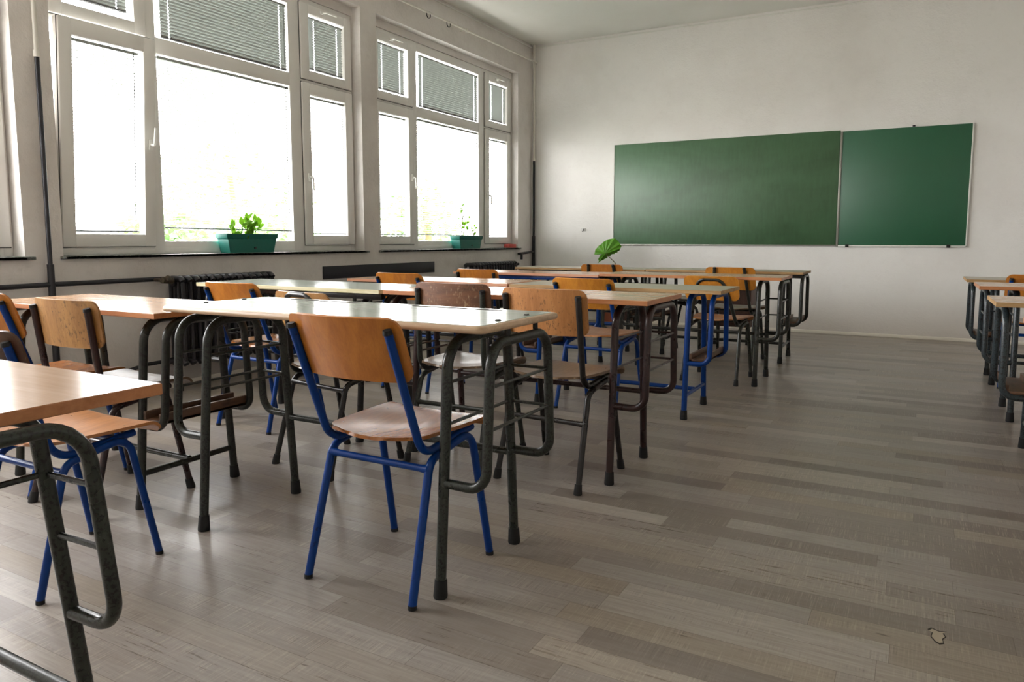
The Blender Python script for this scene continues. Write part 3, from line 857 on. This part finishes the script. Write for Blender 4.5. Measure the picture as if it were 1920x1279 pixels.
mc = make_chair
mc('blue', M['blue'], M['ply_orange'], M['seat_wood'], loc=(-1.345, 1.732), rz=-0.5, label='blue framed chair with orange plywood back, standing alone nearest the camera in the aisle row')
mc('blue', M['blue'], M['ply_darker'], M['seat_orange'], loc=(-2.247, 1.236), rz=1, lean=-0.235, sc=(0.9, 0.91, 0.95), label='blue framed chair with dark worn back and orange seat under the nearest beech desk')
mc('blue', M['blue'], M['ply_orange'], M['seat_wood'], loc=(-3.165, 1.70), rz=2, lean=-0.25, label='blue framed chair with orange back cut by the left picture edge')
mc('old', M['brown'], M['ply_tan'], M['seat_grey'], loc=(-2.73, 1.69), rz=0, lean=-0.165, zt=0.752, caps=True, zback=(0.610, 0.785), label='maroon framed chair with stained tan back at the window desk')
mc('blue', M['blue'], M['ply_orange'], M['seat_wood'], loc=(-3.08, 2.83), rz=-0.5, zt=0.748, zback=(0.607, 0.783), label='blue framed orange chair in front of the long radiator')
mc('loop', M['black'], M['ply_tan'], M['seat_grey'], loc=(-2.26, 2.46), rz=-9, lean=-0.2, zt=0.735, caps=True, zback=(0.62, 0.780), bw=0.02, hw=0.185, label='dark framed chair with tan back mostly hidden behind the pale grey desk')
mc('old', M['green_grey'], M['ply_dark'], M['seat_grey'], loc=(-1.79, 2.80), rz=0, lean=-0.135, zt=0.778, caps=True, zback=(0.630, 0.812), label='dark green framed chair with scratched dark brown back behind the pale grey desk')
mc('old', M['black'], M['ply_marked'], M['seat_grey'], loc=(-1.305, 2.79), rz=-4, lean=-0.175, zt=0.775, caps=True, zback=(0.620, 0.806), label='dark framed chair with pencil-marked light tan back at the brown framed desk')
mc('blue', M['blue'], M['ply_yellow'], M['seat_orange'], loc=(-1.648, 4.08), rz=-4, zt=0.75, zback=(0.608, 0.784), label='blue framed chair with yellowish back pushed under the blue framed desk')
mc('blue', M['blue'], M['ply_orange'], M['seat_wood'], loc=(-2.945, 4.06), rz=-3, zt=0.752, zback=(0.61, 0.786), label='blue framed orange chair below the black wall strip')
mc('old', M['black'], M['ply_orange'], M['seat_grey'], loc=(-2.985, 5.03), rz=-4, lean=-0.2, zt=0.742, caps=True, zback=(0.60, 0.775), label='black framed orange chair in front of the corner radiator')
mc('loop', M['olive'], M['ply_yellow'], M['seat_orange'], loc=(-1.235, 5.30), rz=-3, lean=-0.225, zt=0.695, caps=True, zback=(0.585, 0.752), hw=0.19, bw=0.012, label='chair with an arched dark tube across its yellow back at the aisle')
mc('inset', M['olive'], M['ply_yellow'], M['seat_grey'], loc=(-1.31, 6.195), rz=-3, lean=-0.215, zt=0.775, caps=True, zback=(0.60, 0.782), hw=0.2, bw=0.012, label='yellow backed chair with two close set dark posts, nearest the aisle in the last row')
mc('inset', M['olive'], M['ply_orange'], M['seat_grey'], loc=(-2.45, 6.27), rz=-2, lean=-0.215, zt=0.778, caps=True, zback=(0.61, 0.785), hw=0.2, bw=0.012, label='brown orange backed chair with two dark posts, in front of the big leaf')
mc('old', M['black'], M['ply_dark'], M['seat_grey'], loc=(-1.88, 6.90), rz=92, lean=-0.16, zt=0.66, caps=True, zback=(0.55, 0.69), label='dark chair turned sideways beyond the last row of desks')
mc('blue', M['blue'], M['ply_orange'], M['seat_wood'], loc=(0.715, 6.06), rz=0, zt=0.745, zback=(0.60, 0.775), label='blue framed orange chair in the right block, by the desk closest to the blackboard')
mc('old', M['black'], M['ply_orange'], M['seat_orange'], loc=(0.80, 4.72), rz=0, lean=-0.16, zt=0.70, caps=True, zback=(0.55, 0.71), label='black framed chair with orange seat under the third desk of the right block')

# ------------------------------------------------------------------ cabinets by the end wall
def cabinet(x0, x1, label):
    cx = (x0 + x1) / 2; hw = (x1 - x0) / 2
    t = thing('low_cabinet', label, 'cabinet', (cx, 7.3, 0), 0, 'brown wooden cabinets by the end wall')
    bm = BM(); box(bm, -hw, hw, -0.16, 0.24, 0.17, 0.525, 0.004); obj('cabinet_body', bm, M['brown_panel'], t)
    bm = BM(); box(bm, -hw - 0.01, hw + 0.01, -0.175, 0.25, 0.525, 0.545, 0.003); obj('cabinet_top', bm, M['brown_panel'], t)
    bm = BM(); box(bm, -hw + 0.02, hw - 0.02, -0.172, -0.161, 0.19, 0.51, 0.003); d = obj('cabinet_door', bm, M['brown_panel'], t)
    bm = BM(); tube(bm, [(hw - 0.06, -0.172, 0.36), (hw - 0.06, -0.19, 0.36)], 0.008, 10); obj('door_knob', bm, M['bolt'], d)
    for sx in (-1, 1):
        for y in (-0.14, 0.22):
            bm = BM(); tube(bm, [(sx * (hw - 0.03), y, 0), (sx * (hw - 0.03), y, 0.17)], 0.014, 10); obj('leg', bm, M['black'], t)
cabinet(-1.78, -1.365, 'low brown wooden cabinet seen between the chairs at the aisle end, by the end wall')
cabinet(-2.76, -2.34, 'low brown wooden cabinet seen under the desks, farther from the aisle')

# ------------------------------------------------------------------ plants
def leaf(bm, base, dirv, length, width, nrm=None, bend=0.25, n=6):
    d = Vector(dirv).normalized()
    side = d.cross(Vector((0, 0, 1)))
    if side.length < 0.1: side = Vector((1, 0, 0))
    side.normalize()
    if nrm: side = (Matrix.Rotation(nrm, 3, d) @ side)
    up = side.cross(d)
    rows = []
    for i in range(n + 1):
        t = i / n
        w = width * 0.5 * math.sin(PI * (t ** 0.75)) + 0.0004
        c = Vector(base) + d * length * t - up * bend * length * t * t
        rows.append([bm.verts.new(c + side * w * k + up * abs(k) * w * 0.35) for k in (-1, 0, 1)])
    for a, b in zip(rows[:-1], rows[1:]):
        bm.faces.new((a[0], a[1], b[1], b[0])); bm.faces.new((a[1], a[2], b[2], b[1]))

def planter_box(t, L0=0.205, L1=0.235, d0=0.05, d1=0.062, h=0.14):
    bm = BM()
    def ring(hl, hd, z):
        out = []
        nx = 22
        for i in range(nx): out.append((-hd + (0.0012 if i % 2 else -0.0012), -hl + 2 * hl * i / nx, z))
        nd = 10
        o2 = []
        for i in range(nx + 1): o2.append((hd + (0.0014 if i % 2 else -0.0014), -hl + 2 * hl * i / nx, z))
        s0 = [(-hd + 2 * hd * i / nd, -hl - (0.0016 if i % 2 else -0.0010), z) for i in range(1, nd)]
        s1 = [(hd - 2 * hd * i / nd, hl + (0.0016 if i % 2 else -0.0010), z) for i in range(1, nd)]
        left = [(-hd + (0.0012 if i % 2 else -0.0012), hl - 2 * hl * i / nx, z) for i in range(0, nx + 1)]
        return s0 + o2 + s1 + left
    zs = [(0, 0.0), (0.85, 0.0)]
    rings = []
    for f, z in ((0, 0.0), (0.08, 0.01), (0.8, 0.112), (0.8, 0.113)):
        hl = L0 + (L1 - L0) * f; hd = d0 + (d1 - d0) * f
        rings.append([bm.verts.new(p) for p in ring(hl, hd, z)])
    n = len(rings[0])
    for a, b in zip(rings[:-1], rings[1:]):
        for k in range(n): bm.faces.new((a[k], a[(k + 1) % n], b[(k + 1) % n], b[k]))
    bm.faces.new(rings[0][::-1])
    pl = obj('planter', bm, M['planter'], t, 60)
    bm = BM()
    o1 = rrect(-d1 - 0.004, d1 + 0.004, -L1 - 0.006, L1 + 0.006, 0.008, 3); i1 = rrect(-d1 + 0.004, d1 - 0.004, -L1 + 0.004, L1 - 0.004, 0.006, 3)
    vo0 = [bm.verts.new((x, y, 0.112)) for x, y in o1]; vo1 = [bm.verts.new((x * 1.03, y * 1.01, 0.14)) for x, y in o1]
    vi1 = [bm.verts.new((x, y, 0.14)) for x, y in i1]; vi0 = [bm.verts.new((x, y, 0.10)) for x, y in i1]
    m = len(o1)
    for A, B in ((vo0, vo1), (vo1, vi1), (vi1, vi0), (vi0, vo0)):
        for k in range(m): bm.faces.new((A[k], A[(k + 1) % m], B[(k + 1) % m], B[k]))
    obj('planter_rim', bm, M['planter'], t)
    bm = BM(); box(bm, -d0 + 0.002, d0 - 0.002, -L0, L0, 0.09, 0.118); obj('soil', bm, M['soil'], t)
    bm = BM(); tube(bm, [(d0 * 1.05, 0.02, 0.035), (d0 * 1.05 + 0.008, 0.02, 0.035)], 0.009, 12); obj('drain_plug', bm, M['bolt'], t)

PX = XL - 0.035
random.seed(4)
t = thing('potted_plant', 'green window box with a bushy leafy plant on the sill of the middle window', 'potted plant', (PX, 3.885, 0.905), 0, 'plants in green window boxes')
planter_box(t)
stems, leaves = BM(), BM()
for k, (y0, y1, h, ln) in enumerate([(-0.06, -0.13, 0.12, 4), (-0.05, -0.06, 0.16, 6), (-0.02, -0.02, 0.22, 9), (0.0, 0.03, 0.24, 9), (0.03, 0.06, 0.20, 8), (0.05, 0.10, 0.17, 7), (0.01, 0.0, 0.17, 7), (0.04, 0.03, 0.13, 5), (-0.09, -0.11, 0.13, 4), (-0.12, -0.16, 0.10, 2)]):
    x1 = random.uniform(-0.02, 0.02)
    a = Vector((0, y0, 0.115)); b = Vector((x1, (y0 + y1) / 2, 0.115 + h * 0.3)); c = Vector((x1 * 1.5, y1, 0.115 + h * 0.55))
    tube(stems, [a, b, c], 0.0018, 6, 0.03)
    for i in range(ln):
        f = i / ln
        p = a.lerp(b, f * 2) if f < 0.5 else b.lerp(c, f * 2 - 1)
        aa = random.uniform(0, 2 * PI)
        leaf(leaves, p, (math.cos(aa) * 0.6, math.sin(aa), random.uniform(0.1, 1.0)), random.uniform(0.04, 0.066), random.uniform(0.022, 0.034), random.uniform(0.4, 2.6))
    leaf(leaves, c, (0.1, random.uniform(-.6, .6), 0.8), 0.07, 0.036, 0.4)
leaf(leaves, (0.03, -0.03, 0.14), (0.6, -0.5, -0.25), 0.075, 0.028, 0.2)
obj('stem', stems, M['stem'], t); obj('foliage', leaves, M['leaf'], t)

t = thing('potted_plant', 'green window box with sparse tall twigs on the sill of the far window', 'potted plant', (PX, 6.95, 0.905), 0, 'plants in green window boxes')
planter_box(t)
stems, leaves = BM(), BM()
tw = [[(0, -0.10, .11), (0, -0.105, .2), (0.0, -0.08, .30), (0, -0.07, .42)], [(0, -.105, .2), (0, -.13, .24), (0, -.17, .30)], [(0, -.08, .30), (0, -.11, .35)], [(0, -.075, .32), (0, -.03, .37)], [(0, -.09, .26), (0, -.04, .23)],
      [(0, -.07, .11), (0, -.06, .17), (0, -.05, .24)], [(0, 0.0, .11), (0, .03, .17), (0, .03, .25), (0, .05, .30)], [(0, .05, .11), (0, .09, .17), (0, .13, .20)], [(0, .12, .11), (0, .15, .15), (0, .16, .22)]]
for p in tw:
    tube(stems, [Vector(q) + Vector((0, 0, max(0, q[2] - .11) * .12)) for q in p], 0.0034, 6, 0.02)
for p, s in [((0, -.07, .43), .03), ((0, -.05, .44), .03), ((0, -.11, .36), .035), ((0, -.09, .40), .02), ((0, -.17, .31), .03), ((0, -.15, .27), .025), ((0, -.14, .25), .025), ((0, -.06, .25), .045), ((0, -.05, .24), .045), ((0, -.03, .22), .04), ((0, -.02, .26), .035),
             ((0, .04, .31), .025), ((0, .05, .28), .022), ((0, .03, .20), .05), ((0, .05, .21), .05), ((0, .13, .21), .045), ((0, .15, .23), .035), ((0, .17, .22), .03), ((0, .10, .19), .03), ((0, .08, .13), .035), ((0, .13, .13), .04), ((0, .15, .14), .04), ((0, .02, .13), .03), ((0, .18, .16), .02)]:
    aa = random.uniform(0, 2 * PI)
    leaf(leaves, Vector(p) + Vector((0, 0, (p[2] - .11) * .12)), (math.cos(aa) * 0.35, math.sin(aa), random.uniform(-0.2, 0.9)), s * 1.35, s * 0.85, random.uniform(0.9, 2.2))
obj('stem', stems, M['stem'], t); obj('foliage', leaves, M['leaf'], t)

bm = BM(); box(bm, -0.035, 0.035, -0.095, 0.095, 0, 0.045, 0.006)
box(bm, -0.036, 0.036, -0.002, 0.002, 0.004, 0.047, 0.0)
o = obj('small_box', bm, M['red_plastic']); o.location = (PX + 0.01, 7.93, 0.905); tag(o, 'small red box lying on the sill at the corner end of the far window', 'box')

# big lobed leaf plant in front of the end wall
t = thing('potted_plant', 'plant with one large split green leaf in front of the wall below the chalkboard corner', 'potted plant', (-3.16, 8.12, 0))
bm = BM(); tube(bm, [(0, 0, 0), (0, 0, 0.22)], 0.12, 24, radii=[0.09, 0.125]); tube(bm, [(0, 0, 0.22), (0, 0, 0.25)], 0.13, 24); obj('pot', bm, flat('terracotta', (150, 84, 58), 0.7), t)
bm = BM(); tube(bm, [(0, 0, 0.23), (0, 0, 0.256)], 0.118, 24); obj('soil', bm, M['soil'], t)
out_px = [(360, 920), (365, 850), (390, 775), (430, 715), (495, 650), (560, 600), (620, 545), (690, 497), (760, 460), (860, 440), (960, 432), (1060, 520), (1120, 600), (1150, 665), (1130, 740), (1090, 800), (1055, 790), (1030, 855), (975, 860), (950, 900), (880, 905), (830, 955), (760, 975), (740, 1015), (680, 1045), (620, 1080), (560, 1110), (505, 1140), (478, 1185), (485, 1110), (480, 1050), (505, 985), (545, 935), (595, 885), (520, 900), (450, 925)]
def LP(p, dy):
    px, py = 1090 + p[0] / 16.0, 420 + p[1] / 16.0
    return Vector((-3.375 + (px - 1113) * 0.00665 + 3.16, dy, 0.831 - (py - 477) * 0.0063))
cen = LP((735, 890), -0.03)
bm = BM()
N = len(out_px); rings = []
for f in (0.06, 0.3, 0.55, 0.8, 1.0):
    rg = []
    for i, p in enumerate(out_px):
        q = LP(p, 0.0); v = cen.lerp(q, f)
        v.y = -0.03 + 0.05 * f * f + (0.010 * f if i % 2 else -0.004 * f) + 0.06 * f * (q.x - cen.x)
        rg.append(v)
    rings.append(rg)
for off in (0.0, 0.0022):
    vr = [[bm.verts.new(v + Vector((0, off, 0))) for v in rg] for rg in rings]
    vc = bm.verts.new(cen + Vector((0, off, 0)))
    for i in range(N):
        bm.faces.new((vc, vr[0][i], vr[0][(i + 1) % N]))
        for a, b in zip(vr[:-1], vr[1:]): bm.faces.new((a[i], a[(i + 1) % N], b[(i + 1) % N], b[i]))
    if off == 0.0: keep = vr[-1]
for i in range(N): bm.faces.new((keep[i], keep[(i + 1) % N], vr[-1][(i + 1) % N], vr[-1][i]))
obj('leaf', bm, M['leaf_big'], t, 12)
bm = BM(); tube(bm, [(0, 0, 0.24), (0.05, 0.01, 0.5), (0.07, 0, 0.72), cen + Vector((0.0, 0.006, 0))], 0.005, 8, 0.1); obj('stem', bm, M['stem'], t)
bm = BM(); leaf(bm, (-0.02, -0.02, 0.52), (-0.9, -0.1, 0.42), 0.26, 0.15, 0.3); obj('leaf', bm, M['leaf_big'], t)

# ------------------------------------------------------------------ outside
bm = BM(); box(bm, -60, XL - WT - 0.02, -30, 40, -1.2, -1.0)
o = obj('outside_ground', bm, flat('pale_bounce_ground', (176, 174, 168), 0.9)); o['kind'] = 'structure'  # unseen ground, greyed and brightened to bounce more light onto the ceiling
random.seed(11)
def tree(x, y, h, rad, label, n=1500, group='bushes outside the windows'):
    t = thing('garden_bush', label, 'bush', (x, y, -1.0), 0, group)
    bm = BM(); tube(bm, [(0, 0, 0), (0.05, 0.1, h * 0.5), (0, 0, h * 0.8)], 0.07, 8, 0.2); obj('trunk', bm, M['stem'], t)
    bm = BM()
    for i in range(n):
        while True:
            p = Vector((random.uniform(-1, 1), random.uniform(-1, 1), random.uniform(-1, 1)))
            if 0.35 < p.length < 1: break
        k = noise.noise(p * 2.3 + Vector((x, y, 0))) * 0.35 + 1
        q = Vector((p.x * rad * k, p.y * rad * k, h * 0.58 + p.z * h * 0.45 * k))
        aa = random.uniform(0, 2 * PI)
        leaf(bm, q, (math.cos(aa), math.sin(aa), random.uniform(-0.5, 0.8)), 0.16, 0.09, random.uniform(-1, 1), n=2)
    obj('foliage', bm, M['leaf_out'], t)
tree(-8.2, 6.0, 2.35, 0.8, 'light green bush outside, seen low through the middle window left of the planter')
tree(-9.5, 8.6, 2.6, 1.0, 'light green bush outside, seen low through the middle window right of the planter')
tree(-11.0, 4.4, 3.4, 1.3, 'light green bush outside, behind the tilted sash of the middle window')
tree(-8.6, 12.0, 3.2, 1.0, 'light green bush outside, behind the tall left pane of the far window')
tree(-13.0, 11.0, 4.2, 1.8, 'taller hazy bush outside, farthest from the windows', 2200)

# ------------------------------------------------------------------ light
w = bpy.data.worlds.new('overcast'); S.world = w; w.use_nodes = True
bg = w.node_tree.nodes['Background']
bg.inputs[0].default_value = (1.0, 0.995, 0.99, 1); bg.inputs[1].default_value = 5.0
for i, (a, b) in enumerate(OPEN):
    ld = bpy.data.lights.new('sky_portal', 'AREA'); ld.shape = 'RECTANGLE'; ld.size = ZT - ZS; ld.size_y = b - a
    ld.cycles.is_portal = True
    lo = bpy.data.objects.new('sky_portal', ld); C.objects.link(lo); lo.location = (XL - WT - 0.01, (a + b) / 2, (ZS + ZT) / 2)
    lo.rotation_euler = (0, R(-90), 0)

# ------------------------------------------------------------------ camera
cam = bpy.data.cameras.new('camera'); co = bpy.data.objects.new('camera', cam); C.objects.link(co)
yaw, pit, rol = R(28.96), R(6.003), R(0.03)
f = Vector((-math.sin(yaw) * math.cos(pit), math.cos(yaw) * math.cos(pit), -math.sin(pit)))
r = Vector((math.cos(yaw), math.sin(yaw), 0)); u = r.cross(f)
r2 = r * math.cos(rol) + u * math.sin(rol); u2 = -r * math.sin(rol) + u * math.cos(rol)
co.matrix_world = Matrix.Translation((0, 0, 1.0)) @ Matrix((r2, u2, -f)).transposed().to_4x4()
cam.sensor_fit = 'HORIZONTAL'; cam.sensor_width = 36; cam.lens = 36 * 1371.76 / 1920
cam.shift_y = -(639.5 - 594.34) / 1920
cam.clip_start = 0.02
S.camera = co
S.view_settings.view_transform = 'Standard'; S.view_settings.look = 'None'; S.view_settings.gamma = 1
S.view_settings.use_curve_mapping = False
S.view_settings.exposure = 2.15
S.cycles.use_denoising = True
S.cycles.max_bounces = 10; S.cycles.diffuse_bounces = 6; S.cycles.glossy_bounces = 4; S.cycles.transparent_max_bounces = 16
S.cycles.caustics_reflective = False; S.cycles.caustics_refractive = False
S.cycles.sample_clamp_indirect = 8
